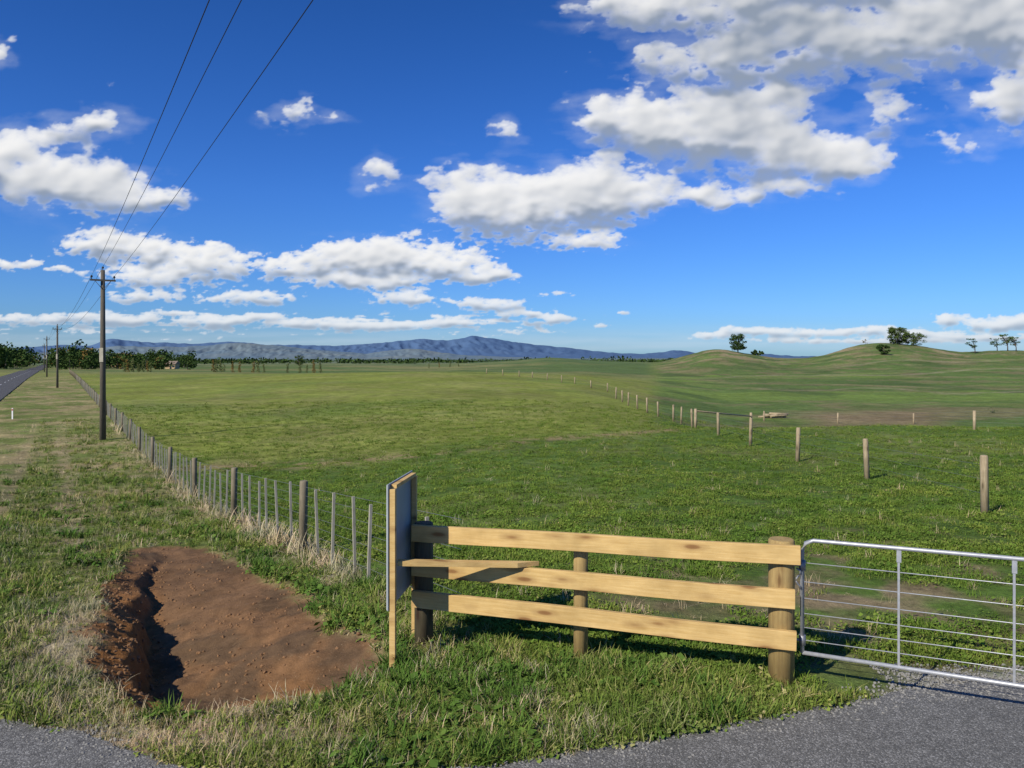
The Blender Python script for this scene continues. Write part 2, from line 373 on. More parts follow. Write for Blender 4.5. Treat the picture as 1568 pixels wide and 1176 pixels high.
C=mx(C,col(.25,.185,.11),.9*bp*sst(-.4,.2,nC+nA))
C=mx(C,col(.24,.18,.10),.6*sst(.15,.45,nC)*sst(16,10,y)*sst(-.5,.5,c_f))
dz=np.exp(-(((x+4.1-(7-y)*.35)/.5)**2+((y-6.9)/1.5)**2))+.9*np.exp(-((y-5.3)/.2)**2)*sst(-3.4,-2.8,x)*sst(-1.0,-1.6,x)
C=mx(C,col(.50,.41,.28),.85*np.clip(dz,0,1))
gr=np.exp(-((y-edge_y(x)-.03)/.08)**2)*sst(20,8,y)
C=mx(C,col(.25,.22,.17),.6*gr)
grv=sst(2.9,3.4,x)*sst(6.5,6.2,y)*sst(5.4,5.8,y)
C=mx(C,col(.38,.36,.31),.8*grv)
ins,dep,wall=scrape(x,y)
Cd=mx(np.repeat(col(.205,.118,.062),len(x),0),col(.33,.165,.065),.8*sst(7.2,6,y)+.3*sst(0,.5,nA+nC*.5))
Cd=mx(Cd,col(.13,.085,.05),.8*sst(.0,.4,nC+.5*nA))
Cd=mx(Cd,col(.30,.135,.045),wall)
C=mx(C,Cd,ins)
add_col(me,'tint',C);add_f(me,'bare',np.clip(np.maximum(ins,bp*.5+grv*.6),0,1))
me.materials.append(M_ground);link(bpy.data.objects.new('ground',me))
xs=np.linspace(-14,14,500);vs=np.linspace(0,1,60)**.6
X,Vv=np.meshgrid(xs,vs);E=edge_y(X)+.09*fbm(X*3,X*0+.5,61,5);Y=-4+(E+4)*Vv
Z=H(X,Y,False)+.012
me=grid_mesh('driveway',np.stack([X,Y,Z],-1));me.materials.append(M_asph);link(bpy.data.objects.new('driveway',me))
ds=np.concatenate([np.linspace(-4,40,60),np.exp(np.linspace(math.log(40.5),math.log(900),120))])
cs=np.linspace(-12.4,-5.7,10)
D,Cc=np.meshgrid(ds,cs,indexing='ij');X=-.593*D+Cc;Z=H(X,D,False)
Z=np.repeat(Z.max(1,keepdims=True),Z.shape[1],1)*.5+Z*.5+.06
me=grid_mesh('road',np.stack([X,D,Z],-1));me.materials.append(M_road);road=link(bpy.data.objects.new('road',me))
mb=MB()
for k_ in range(24):
    d=30+k_*10.
    zc=lambda dd: float(np.interp(dd,ds,Z[:,5]))+.012
    mb.poly([(-.593*dd-8.68+w_,dd,zc(dd)) for dd,w_ in((d,-.06),(d,.06),(d+3,.06),(d+3,-.06))])
mb.obj('road_centre_line',[M_white])
# ---------------- scatter ----------------
def proto_blades(name,n,rad,h,w,mat,bend=.5,flat=0):
    V=[];Fc=[];bt=[]
    for i in range(n):
        a=random.random()*6.283;r=rad*math.sqrt(random.random());bx,by=r*math.cos(a),r*math.sin(a)
        hh=h*(.5+.8*random.random());ang=random.random()*6.283;dx,dy=math.cos(ang),math.sin(ang)
        px,py=-dy,dx;bd=bend*(.3+random.random())
        ww=w*(.6+.7*random.random())
        base=len(V)
        for k,(s,wf) in enumerate(((0,1),(.35,.95),(.7,.6),(1,.08))):
            off=bd*hh*s*s;z=hh*s*(1-.35*bd*s)*(1-flat)
            for sg in(-1,1):
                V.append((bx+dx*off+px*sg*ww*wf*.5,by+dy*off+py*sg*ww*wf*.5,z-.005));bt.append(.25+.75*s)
        for k in range(3): Fc.append((base+2*k,base+2*k+1,base+2*k+3,base+2*k+2))
    me=bpy.data.meshes.new(name);me.from_pydata(V,[],Fc);add_f(me,'bt',np.array(bt));me.materials.append(mat);me.update()
    return bpy.data.objects.new(name,me)
def proto_leaves(name,n,rad,h,s,mat):
    V=[];Fc=[];bt=[]
    for i in range(n):
        a=random.random()*6.283;r=rad*math.sqrt(random.random());c=Vector((r*math.cos(a),r*math.sin(a),h*(.3+.7*random.random())))
        R=Matrix.Rotation(random.random()*6.28,3,'Z')@Matrix.Rotation(random.uniform(-.7,.7),3,'X')
        ss=s*(.6+.8*random.random());b=len(V)
        for q in((-.45,0),(-.3,.7),(.3,.7),(.45,0)): V.append(tuple(c+R@Vector((q[0]*ss,q[1]*ss*1.4,0))));bt.append(.8)
        Fc.append((b,b+1,b+2,b+3))
    me=bpy.data.meshes.new(name);me.from_pydata(V,[],Fc);add_f(me,'bt',np.array(bt));me.materials.append(mat);me.update()
    return bpy.data.objects.new(name,me)
def coll(name,objs):
    c=bpy.data.collections.new(name)
    for o in objs:c.objects.link(o)
    return c
def scatter(name,P,scl,c,tilt=.15):
    n=len(P);me=bpy.data.meshes.new(name);me.vertices.add(n);me.vertices.foreach_set('co',P.astype(np.float32).ravel())
    add_f(me,'scl',scl)
    a=me.attributes.new('rot','FLOAT_VECTOR','POINT');R=np.stack([rng.normal(0,tilt,n),rng.normal(0,tilt,n),rng.random(n)*6.283],-1)
    a.data.foreach_set('vector',R.astype(np.float32).ravel())
    o=link(bpy.data.objects.new(name,me))
    ng=bpy.data.node_groups.new(name,'GeometryNodeTree')
    ng.interface.new_socket('Geometry',in_out='INPUT',socket_type='NodeSocketGeometry');ng.interface.new_socket('Geometry',in_out='OUTPUT',socket_type='NodeSocketGeometry')
    gi=ng.nodes.new('NodeGroupInput');go=ng.nodes.new('NodeGroupOutput')
    ci=ng.nodes.new('GeometryNodeCollectionInfo');ci.inputs['Collection'].default_value=c;ci.inputs['Separate Children'].default_value=True;ci.inputs['Reset Children'].default_value=True
    ip=ng.nodes.new('GeometryNodeInstanceOnPoints');ip.inputs['Pick Instance'].default_value=True
    s=ng.nodes.new('GeometryNodeInputNamedAttribute');s.data_type='FLOAT';s.inputs['Name'].default_value='scl'
    r=ng.nodes.new('GeometryNodeInputNamedAttribute');r.data_type='FLOAT_VECTOR';r.inputs['Name'].default_value='rot'
    e=ng.nodes.new('FunctionNodeEulerToRotation')
    L=ng.links.new
    L(gi.outputs[0],ip.inputs['Points']);L(ci.outputs[0],ip.inputs['Instance']);L(s.outputs[0],ip.inputs['Scale'])
    L(r.outputs[0],e.inputs[0]);L(e.outputs[0],ip.inputs['Rotation']);L(ip.outputs[0],go.inputs[0])
    md=o.modifiers.new('scatter','NODES');md.node_group=ng
    return o
def sample(n,y0,y1,p,tw=.76):
    u=rng.random(n);q=1-p;Y=(y0**q+u*(y1**q-y0**q))**(1/q)
    X=rng.uniform(-tw,tw,n)*Y;return X,Y
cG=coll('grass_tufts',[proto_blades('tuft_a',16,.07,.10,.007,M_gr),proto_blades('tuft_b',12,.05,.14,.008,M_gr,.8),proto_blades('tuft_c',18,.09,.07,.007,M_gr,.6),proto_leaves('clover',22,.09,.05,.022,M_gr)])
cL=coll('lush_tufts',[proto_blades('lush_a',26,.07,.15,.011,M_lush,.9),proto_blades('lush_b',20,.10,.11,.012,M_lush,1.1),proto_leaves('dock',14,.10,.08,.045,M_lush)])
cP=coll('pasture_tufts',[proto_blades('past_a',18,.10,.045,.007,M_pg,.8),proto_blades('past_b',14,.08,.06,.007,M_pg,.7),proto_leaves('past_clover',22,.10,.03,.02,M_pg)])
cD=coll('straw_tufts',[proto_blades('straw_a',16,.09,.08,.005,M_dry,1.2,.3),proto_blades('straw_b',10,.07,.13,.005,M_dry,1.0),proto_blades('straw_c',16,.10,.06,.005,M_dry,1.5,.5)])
def DZ(X,Y): return np.exp(-(((X+4.1-(7-Y)*.35)/.5)**2+((Y-6.9)/1.5)**2))+1.1*np.exp(-((Y-5.28)/.22)**2)*sst(-3.5,-3,X)*sst(-.8,-1.6,X)
X,Y=sample(105000,4.6,55,1.35)
cf=X+.593*Y-3.9
i,d,w=scrape(X,Y)
front=(Y<6.96-.282*(X+.8)+.1)
vz=(cf<.25)|front
rd=(cf<-5.0)
nz=fbm(X*1.1,Y*1.1,71,3);nz2=fbm(X*.4,Y*.4,72,3)
dryz=DZ(X,Y)
ok=vz&~rd&(i<.75)&(Y>edge_y(X)+.0)&(rng.random(len(X))<(.5+.7*nz+.25*front)*(1-.85*np.clip(dryz,0,1))*(1-i))
gpz=(X>2.2)&(Y>5.9);ok&=~gpz
X1,Y1=X[ok],Y[ok]
sc=(.45+.55*rng.random(len(X1))+.7*np.clip(nz2[ok]+.1,0,1))*(1+Y1/40)
sc*=np.where(front[ok]&(cf[ok]>0),1.0,.85)*(1-.5*i[ok])
tr=np.exp(-((X1+.593*Y1-3.9+3.6)/.35)**2);sc*=1-.5*tr
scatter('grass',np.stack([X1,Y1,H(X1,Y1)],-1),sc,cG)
X,Y=sample(30000,4.7,30,1.5)
cf=X+.593*Y-3.9;i,d,w=scrape(X,Y)
front=(Y<6.96-.282*(X+.8)+.35)
nz=fbm(X*.9,Y*.9,171,4)
rim=np.exp(-((cf+1.1)/.5)**2)*sst(13,11,Y)
ok=((cf<.1)|front)&(cf>-6)&(i<.5)&(Y>edge_y(X)+.02)&~((X>2.3)&(Y>5.9))&(rng.random(len(X))<sst(.05,.4,nz)*.85+rim*.5)&(DZ(X,Y)<.35)
X1,Y1=X[ok],Y[ok]
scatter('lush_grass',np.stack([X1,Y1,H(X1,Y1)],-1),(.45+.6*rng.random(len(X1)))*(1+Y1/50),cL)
X,Y=sample(100000,6.0,70,1.3)
cf=X+.593*Y-3.9;nz=fbm(X*.9,Y*.9,81,3)
bpx=np.exp(-(((X-3.6)/2.4)**2+((Y-8.6)/1.4)**2))
ok=(cf>.1)&(Y>6.96-.282*(X+.8)-.1)&(rng.random(len(X))<.55+1.0*nz-.9*bpx)&~((X>2.4)&(Y<6.5))
X1,Y1=X[ok],Y[ok]
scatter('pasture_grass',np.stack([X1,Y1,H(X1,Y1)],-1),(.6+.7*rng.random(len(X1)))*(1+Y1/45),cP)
X,Y=sample(62000,4.8,50,1.3)
cf=X+.593*Y-3.9;i,d,w=scrape(X,Y)
dryz=DZ(X,Y)
fl=np.exp(-((cf+.1)/.28)**2)*sst(9,11,Y)
nz=fbm(X*.8,Y*.8,91,3)
gen=(.18*(cf<0)+.02)*(1+2.2*nz)
ok=(Y>edge_y(X)+.02)&(i<.4)&(cf>-9.3)&~((X>2.2)&(Y<6.8))&(rng.random(len(X))<dryz+fl*.9+gen)
X1,Y1=X[ok],Y[ok]
sc=(.5+.6*rng.random(len(X1)))*(1+Y1/40)*(1+1.3*fl[ok])*(1-.4*np.clip(dryz[ok],0,1))
scatter('dry_grass',np.stack([X1,Y1,H(X1,Y1)],-1),sc,cD)
def rock(name,s,mat):
    import bmesh
    bm=bmesh.new();bmesh.ops.create_icosphere(bm,subdivisions=2,radius=s)
    for v_ in bm.verts: v_.co*=random.uniform(.75,1.15);v_.co.z*=.65
    me=bpy.data.meshes.new(name);bm.to_mesh(me);bm.free();me.materials.append(mat);return bpy.data.objects.new(name,me)
M_stone=simple('stone',(.30,.29,.26),(.2,.19,.17),10)
M_clod=simple('clod',(.26,.14,.065),(.17,.095,.048),10)
cS=coll('stones',[rock('st%d'%k,.010,M_stone) for k in range(3)])
X=rng.uniform(-5,6,4500);Y=edge_y(X)+rng.normal(0,.12,4500)
X2=rng.uniform(3.0,6,2500);Y2=rng.uniform(5.8,6.5,2500)
X=np.concatenate([X,X2]);Y=np.concatenate([Y,Y2])
scatter('gravel',np.stack([X,Y,H(X,Y)+.008],-1),rng.uniform(.3,1.3,len(X))**1.5,cS,1.)
cK=coll('clods',[rock('cl%d'%k,.014,M_clod) for k in range(3)])
X=rng.uniform(-6.4,-.9,20000);Y=rng.uniform(5.4,13,20000);i,d,w=scrape(X,Y)
ok=(i>.3)&(rng.random(20000)<.09+.75*w+.3*(fbm(X*1.2,Y*1.2,500,3)>.25));X,Y=X[ok],Y[ok]
scatter('soil_clods',np.stack([X,Y,H(X,Y)],-1),rng.uniform(.2,1.35,len(X))**2,cK,1.)
# ---------------- timber rail fence ----------------
fe=empty('timber_rail_fence',(0.67,6.55,0))
PL=Vector((-.80,6.98,0));PM=Vector((.59,6.60,0));PR=Vector((2.15,6.14,0))
def post(name,p,h,r,mat,parent,seg=20):
    z0=hz1(p.x,p.y)-.25
    mb=MB();mb.tube([(p.x,p.y,z0),(p.x,p.y,h-.012),(p.x,p.y,h)],[r,r,r*.9],seg)
    o=mb.obj(name,[mat],None,0,(p.x,p.y,z0));o.parent=parent;o.matrix_parent_inverse=Matrix.Translation(-Vector(parent.location));return o
post('post_left',PL,1.09,.085,M_postd,fe);post('post_middle',PM,.94,.062,M_post,fe);post('post_right',PR,1.14,.10,M_post,fe)
def board(name,a,b,w,th,mat,parent):
    a=Vector(a);b=Vector(b);d=b-a;L=d.length;xx=d.normalized();yy=Vector((0,0,1)).cross(xx).normalized();zz=xx.cross(yy)
    n=14
    me=bpy.data.meshes.new(name);vs=[];fs=[]
    for i in range(n+1):
        s=(i/n-.5)*L;wob=.003*math.sin(i*.7+L*7)
        for (yy_,zz_) in((-th/2,-w/2),(th/2,-w/2),(th/2,w/2),(-th/2,w/2)): vs.append((s,yy_+wob*.5,zz_+wob))
    for i in range(n):
        q=i*4
        for k in range(4): fs.append((q+k,q+(k+1)%4,q+4+(k+1)%4,q+4+k))
    fs.append((3,2,1,0));q=n*4;fs.append((q,q+1,q+2,q+3))
    me.from_pydata(vs,[],[tuple(f[::-1]) for f in fs]);me.materials.append(mat);me.update()
    o=bpy.data.objects.new(name,me);link(o)
    M=Matrix((xx,yy,zz)).transposed().to_4x4();M.translation=(a+b)/2
    o.matrix_world=M
    bv=o.modifiers.new('b','BEVEL');bv.width=.004;bv.segments=2;bv.limit_method='ANGLE'
    if parent: o.parent=parent;o.matrix_parent_inverse=Matrix.Translation(-Vector(parent.location))
    return o
offL=Vector((-.035,-.115,0));offR=Vector((-.0,-.125,0))
dirx=(PR-PL).normalized()
for nm,zl,zr_,e in(('rail_top',1.02,1.045,.10),('rail_middle',.715,.70,.06),('rail_bottom',.435,.375,.07)):
    a=PL+offL-dirx*.06;b_=PR+offR+dirx*e
    board(nm,(a.x,a.y,zl),(b_.x,b_.y,zr_),.148,.045,M_rail,fe)
# ---------------- sign ----------------
sg=empty('farm_sign',(-.93,6.7,0))
def child(o,p): o.parent=p;o.matrix_parent_inverse=Matrix.Translation(-Vector(p.location))
S1=Vector((-.985,6.36,0));S2=Vector((-.895,7.10,0));sd=(S2-S1).normalized();sn=Vector((sd.y,-sd.x,0))
R=Matrix((sd,-sn,Vector((0,0,1)))).transposed()
z1=hz1(S1.x,S1.y)
mb=MB();mb.box(S1+Vector((0,0,(1.50+z1-.2)/2)),(.045,.05,1.50-z1+.2),R);o=mb.obj('stake_near',[M_rail],None,.003);child(o,sg)
mb=MB();q=S1+sd*.72;mb.box(q+Vector((0,0,.62)),(.045,.045,1.76),R);o=mb.obj('stake_far',[M_rail],None,.003);child(o,sg)
mid=S1+sd*.365
mb=MB();mb.box(mid+Vector((0,0,1.02))-sn*.035,(.80,.012,1.04),R)
o=mb.obj('panel',[M_panel],None,.002);child(o,sg)
mb=MB();mb.box(mid+Vector((0,0,1.02))-sn*.0435,(.79,.003,1.03),R);o=mb.obj('panel_face',[M_signface]);child(o,sg)
mb=MB();mb.box(mid+Vector((0,0,1.515)),(.66,.045,.03),R);o=mb.obj('top_batten',[M_rail]);child(o,sg)
a=Vector((-.955,6.42,.875));bq=Vector((.24,6.60,.808))
d=(bq-a);L=d.length;xx=d.normalized();yy=Vector((0,0,1)).cross(xx).normalized();zz=xx.cross(yy)
mb=MB();pts=[(0,-.035),(L-.20,-.035),(L,.045),(0,.045)]
lo=[a+xx*p[0]+yy*p[1]-zz*.02 for p in pts];hi=[a+xx*p[0]+yy*p[1]+zz*.02 for p in pts]
mb.poly(lo[::-1]);mb.poly(hi)
for k in range(4): mb.poly([lo[k],lo[(k+1)%4],hi[(k+1)%4],hi[k]])
o=mb.obj('brace',[M_rail]);child(o,sg)
# ---------------- gate ----------------
ga=empty('farm_gate',(2.28,6.06,0))
g0=Vector((2.29,6.07,0));gd=Vector((1.30,-.56,0)).normalized();GL=3.6
zt0,zt1,zb0,zb1=1.15,1.15,.26,.22
def gp(s,z): return Vector((g0.x+gd.x*s,g0.y+gd.y*s,z))
mb=MB();r=.08;fr=[gp(0,.26),gp(0,zt0-r),gp(r*.3,zt0-r*.3),gp(r,zt0),gp(GL-r,zt1),gp(GL-r*.3,zt1-r*.3),gp(GL,zt1-r),gp(GL,zb1)]
mb.tube(fr,.016,12);mb.tube([gp(0,.26),gp(GL,zb1)],.016,12)
o=mb.obj('frame',[M_galv]);child(o,ga)
mb=MB()
for i,z in enumerate((.36,.46,.57,.69,.82,.97)):
    mb.tube([gp(0,z+.0),gp(GL,z-.01)],.0035,6)
o=mb.obj('wires',[M_galv]);child(o,ga)
mb=MB()
for s in(.68,1.42,2.15,2.9):
    Rg=Matrix((gd,Vector((-gd.y,gd.x,0)),Vector((0,0,1)))).transposed()
    mb.box(gp(s,.69)+Vector((0,-.002,0)),(.016,.010,.90),Rg);mb.box(gp(s,1.09)+Vector((0,-.006,0)),(.032,.012,.09),Rg)
o=mb.obj('stays',[M_galv]);child(o,ga)
mb=MB()
for z in(.36,.95):
    mb.tube([PR+Vector((.03,-.05,z)),g0+Vector((0,0,z))],.012,8);mb.tube([g0+Vector((0,0,z-.04)),g0+Vector((0,0,z+.04))],.026,10)
ch=[PR+Vector((.09,-.08,.93-.0))]+[PR+Vector((.10+.02*math.sin(k),-.09,.93-.02*k)) for k in range(1,9)]
mb.tube(ch,.008,6);o=mb.obj('hinges_and_chain',[M_wire]);child(o,ga)
ep=gp(GL+.14,0);post('closing_post',Vector((ep.x,ep.y,0)),1.15,.1,M_post,ga)
# ---------------- roadside fence ----------------
mb=MB()
def fx(Yv): return -.593*Yv+3.9
Ys=[7.45+4.7*k for k in range(0,46)]
for k,Yv in enumerate(Ys):
    xx_=fx(Yv);z=hz1(xx_,Yv);lean=random.uniform(-.04,.04)
    if k>0: mb.tube([(xx_,Yv,z-.1),(xx_+lean,Yv,z+1.12),(xx_+lean,Yv,z+1.14)],[.07,.066,.055],12,0)
    if k<30 and k<len(Ys)-1:
        for j in range(1,7):
            yb=Yv+4.7*j/7+random.uniform(-.06,.06);xb=fx(yb)+random.uniform(-.02,.02);zb=hz1(xb,yb)
            l=random.uniform(-.045,.045);hh=.98+random.uniform(-.05,.06)
            R=Matrix.Rotation(.535,3,'Z')@Matrix.Rotation(l,3,'Y')
            mb.box((xb,yb,zb+.04+hh/2),(.036,.028,hh),R,1)
for hgt in(.18,.32,.46,.6,.75,.9,1.04):
    pts=[]
    for Yv in Ys: pts.append((fx(Yv)+.03,Yv,hz1(fx(Yv),Yv)+hgt))
    mb.tube(pts,.0022,4,2,False)
mb.obj('roadside_fence',[M_fpost,M_batten,M_wire])
# ---------------- paddock fence ----------------
PP=[(1508,787,697),(1328,735,672),(1221,707,655),(1149,683,640),(1100,667,632),(1060,655,626),(1043,650,622),(1031,646,620),(1008,638,615),(991,632,609),(976,627,605),(962,621,601),(953,616,598),(943,611,593),(930,600,587),(905,594,583),(880,588,578),(860,586,575),(838,582,572),(815,579,570),(795,577,568),(770,575,567),(745,573,565)]
mb=MB();prev=None
for px,pb,pt in PP:
    X_,Y_,Z_=survey(px,pb);h=max(1.0,min(1.35,(pb-pt)*Y_/F));r=.07 if Y_<60 else .08
    l=random.uniform(-.05,.05)
    mb.tube([(X_,Y_,Z_-.1),(X_+l,Y_,Z_+h*.97),(X_+l,Y_,Z_+h)],[r,r*.97,r*.75],12)
    if prev:
        for f_ in(.35,.6,.85): mb.tube([(prev[0],prev[1],prev[2]+f_*1.05),(X_,Y_,Z_+f_*1.05)],.0025,4,1,False)
    prev=(X_,Y_,Z_)
mb.obj('paddock_fence',[M_old,M_wire])
mb=MB();prev=None
for px,pb,pt in[(1170,642,617),(1283,645,620),(1399,646,620),(1492,655,632),(1620,660,636)]:
    X_,Y_,Z_=survey(px,pb+3)
    mb.tube([(X_,Y_,Z_-.2),(X_,Y_,Z_+1.0)],.075,10)
    if prev:
        for f_ in(.4,.7,.95): mb.tube([(prev[0],prev[1],prev[2]+f_),(X_,Y_,Z_+f_)],.0035,4,1,False)
    prev=(X_,Y_,Z_)
mb.obj('boundary_fence',[M_old,M_wire])
mb=MB()
a=survey(1065,656);b_=survey(1150,655)
a=Vector(a);b_=Vector(b_)
mb.tube([a+Vector((0,0,-.1)),a+Vector((0,0,1.15))],.08,10);mb.tube([b_+Vector((0,0,-.1)),b_+Vector((0,0,1.35))],.11,10)
mb.tube([a+Vector((0,0,1.02)),b_+Vector((0,0,1.02))],.05,8)
mb.obj('yard_rail',[M_old])
p=Vector(survey(1185,640));mb=MB()
for k in range(9):
    an=random.uniform(-.5,.5);L=random.uniform(.6,1.1);o_=Vector((random.uniform(-.6,.6),random.uniform(-.4,.4),.12+.16*(k//4)))
    dv=Vector((math.cos(an),math.sin(an),random.uniform(-.1,.1)))*L
    mb.tube([p+o_-dv,p+o_+dv],random.uniform(.09,.16),9)
mb.obj('log_pile',[M_old])
X_,Y_,Z_=survey(19,642);mb=MB();mb.box((X_,Y_,Z_+.40),(.09,.03,.8));mb.box((X_,Y_-.018,Z_+.68),(.07,.006,.12),None,1);mb.obj('road_marker_post',[M_white,M_red])
# ---------------- utility poles ----------------
pd=Vector((-.51,.86,0)).normalized();pp=Vector((.86,.51,0)).normalized()
def pole(loc,h,parent_name='utility_pole'):
    e=empty(parent_name,loc);L=Vector(loc)
    mb=MB();mb.tube([L+Vector((0,0,-.3)),L+Vector((0,0,h*.5)),L+Vector((0,0,h))],[.16,.135,.10],12)
    o=mb.obj('shaft',[M_pole]);child(o,e)
    mb=MB();R=Matrix((pp,pd,Vector((0,0,1)))).transposed()
    mb.box(L+Vector((0,0,h-.55))-pd*.14,(1.2,.08,.09),R)
    for s in(-1,1): mb.tube([L+pp*s*.4+Vector((0,0,h-.55))-pd*.14,L+Vector((0,0,h-1.05))-pd*.12],.015,6)
    mb.box(L+Vector((0,-.16,h*.5)),(.2,.02,.75),None,2)
    for s,zz_ in((-.53,h-.5),(.53,h-.5),(0,h)):
        q=L+pp*s+Vector((0,0,zz_))-(pd*.14 if s else Vector())
        mb.tube([q,q+Vector((0,0,.08)),q+Vector((0,0,.10)),q+Vector((0,0,.17)),q+Vector((0,0,.2))],[.02,.02,.06,.05,.02],10,1)
    o=mb.obj('crossarm',[M_pole,M_dark,M_batten]);child(o,e)
    return [L+pp*s+Vector((0,0,zz_+.18))-(pd*.14 if s else Vector()) for s,zz_ in((-.53,h-.5),(0,h),(.53,h-.5))]
X_,Y_=-21.7,40.8;z_=hz1(X_,Y_)
tops=[pole((X_,Y_,z_),7.15-z_)]
X_,Y_=-65.6,111;z_=hz1(X_,Y_);tops.append(pole((X_,Y_,z_),9))
X_,Y_=-104,172;z_=hz1(X_,Y_);tops.append(pole((X_,Y_,z_),9))
X_,Y_=-152,250;z_=hz1(X_,Y_);tops.append(pole((X_,Y_,z_),9))
back=Vector((-21.7,40.8,0))-pd*80
tb=[back-pp*.56+Vector((0,0,8.45)),back+Vector((0,0,8.9)),back+pp*.56+Vector((0,0,8.45))]
def wire(mb,a,b,sag,r,n=40):
    mb.tube([a.lerp(b,i/n)-Vector((0,0,sag*4*(i/n)*(1-i/n))) for i in range(n+1)],r,6,0,False)
mb=MB()
for k in range(3):
    wire(mb,tops[0][k],tb[k],.65,.007)
    for q in range(3): wire(mb,tops[q][k],tops[q+1][k],1.0,.010)
mb.obj('power_lines',[M_cable])
# ---------------- trees ----------------
def leafcloud(mb,c,r,n,s,mat,squash=1.):
    for _ in range(n):
        d=Vector((random.gauss(0,1),random.gauss(0,1),random.gauss(0,1))).normalized()*(random.random()**.35)
        p=Vector(c)+Vector((d.x*r[0],d.y*r[1],d.z*r[2]))
        a=Vector((random.gauss(0,1),random.gauss(0,1),random.gauss(0,1))).normalized();b=a.orthogonal().normalized()
        ss=s*(.5+random.random())
        mb.poly([p-a*ss,p+b*ss*.6,p+a*ss,p-b*ss*.6],mat)
def tobj(mb,name,mats,loc=None):
    o=mb.obj(name,mats,None,0,loc);add_f(o.data,'bt',np.ones(len(o.data.vertices)));return o
def tree(name,loc,h,w,leafm,clumps=22,low=.3,n=60,s=None,sparse=False,wind=0):
    L=Vector(loc);mb=MB();s=s or h*.035
    top=L+Vector((wind*h*.1,0,h*.75))
    mb.tube([L+Vector((0,0,-.5)),L+Vector((0,0,h*.25)),top],[h*.035,h*.026,h*.008],8,0)
    for k in range(clumps):
        a=random.random()*6.283;zz_=random.uniform(low,1.0);rad=w*.5*math.sqrt(max(0.05,1-((zz_-.6)/.48)**2))*random.uniform(.45,1)
        if sparse: rad=w*.5*random.uniform(.3,1)
        c=L+Vector((math.cos(a)*rad+wind*h*.2*zz_,math.sin(a)*rad,h*zz_-h*.08))
        st=L+Vector((0,0,h*random.uniform(.2,.5)))
        mb.tube([st,st.lerp(c,.5)+Vector((0,0,h*.03)),c],[h*.012,h*.008,h*.003],5,0,False)
        q=h*random.uniform(.09,.16)*(.8 if sparse else 1)
        leafcloud(mb,c,(q*1.25,q*1.25,q*(.5 if sparse else .8)),n,s,1)
    return tobj(mb,name,[M_bark,leafm],L)
def tree_at(name,px,py_base,hpx,wpx,D,*a,**k):
    X_=(px-CX)/F*D;Z_=hz1(X_,D)
    return tree(name,(X_,D,Z_),hpx*D/F,wpx*D/F,*a,**k)
tree_at('macrocarpa_tree',1130,541,29,22,440,M_leaf,40,low=.25)
tree_at('shrub',1160,541,9,20,445,M_leaf,22,low=.2,s=.5)
tree_at('macrocarpa_tree',1374,538,27,32,445,M_leaf,70,low=.08)
tree_at('macrocarpa_tree',1399,540,21,32,440,M_leaf,56,low=.08)
tree_at('shrub',1352,558,15,19,370,M_leaf,26,low=.1,s=.4)
tree_at('shrub',1325,533,8,10,445,M_leaf2,10,low=.15)
tree_at('pine_tree',1493,550,24,17,420,M_leaf,16,low=.45,n=30,sparse=True,wind=-1)
tree_at('pine_tree',1527,545,21,15,440,M_leaf,16,low=.45,n=30,sparse=True,wind=-1)
tree_at('pine_tree',1543,545,27,17,440,M_leaf,17,low=.45,n=30,sparse=True,wind=-1)
tree_at('pine_tree',1556,545,25,17,435,M_leaf,17,low=.45,n=30,sparse=True,wind=-1)
tree_at('macrocarpa_tree',457,551,17,16,500,M_leaf,26,low=.2)
tree_at('shrub',1520,640,9,12,85,M_leaf,12,low=.1,n=40)
mb=MB()
def poplar(px,D,hm,lm):
    X_=(px-CX)/F*D;L=Vector((X_,D,hz1(X_,D)))
    mb.tube([L,L+Vector((0,0,hm))],[.04,.02],5,0)
    for k in range(10):
        zz_=hm*(.08+.09*k);leafcloud(mb,L+Vector((random.gauss(0,.15),0,zz_)),(hm*.15*(1.15-k*.09),hm*.12,hm*.08),26,hm*.036,lm)
for px in list(range(190,232,5))+list(range(326,348,6))+[357,366,388,397,405,440,458,470,482,490,655,672,690,702]:
    poplar(px+random.uniform(-2,2),250 if px<500 else 420,random.uniform(2.6,4.6) if px<500 else random.uniform(3,4),1 if random.random()<.75 else 2)
tobj(mb,'poplar_row',[M_bark,M_leafp,M_leaf2])
mb=MB()
for k in range(330):
    px=random.uniform(-120,290);D=random.uniform(330,640);hm=random.uniform(6,12)*(1.2 if px<140 else .85)
    X_=(px-CX)/F*D;L=Vector((X_,D,hz1(X_,D)));lm=2 if random.random()<.10 else 1
    if -9.5< X_+.593*D-(-9)<9.5: continue
    if 252<px<276 and D<430: continue
    mb.tube([L,L+Vector((0,0,hm*.5))],[.25,.1],5,0)
    for q in range(6): leafcloud(mb,L+Vector((random.gauss(0,hm*.22),random.gauss(0,1),hm*random.uniform(.12,.8))),(hm*.27,hm*.25,hm*.22),40,hm*.055,lm)
for k in range(320):
    px=random.uniform(-200,1050);D=random.uniform(800,1900);hm=random.uniform(5,11)
    X_=(px-CX)/F*D;L=Vector((X_,D,hz1(X_,D)))
    for q in range(4): leafcloud(mb,L+Vector((random.gauss(0,hm*1.6),0,hm*random.uniform(.1,.5))),(hm*.9,hm*.4,hm*.3),16,hm*.14,1)
tobj(mb,'distant_trees',[M_bark,M_leaf,M_leaf2])
M_wall=simple('cream_wall',(.55,.40,.22),(.5,.36,.2),4);M_roof=simple('roof_iron',(.26,.20,.15),(.22,.17,.13),4);M_roof2=simple('roof_grey',(.2,.2,.21),(.16,.16,.17),4);M_glass=simple('window_glass',(.03,.04,.05),(.04,.05,.06),4,.2)
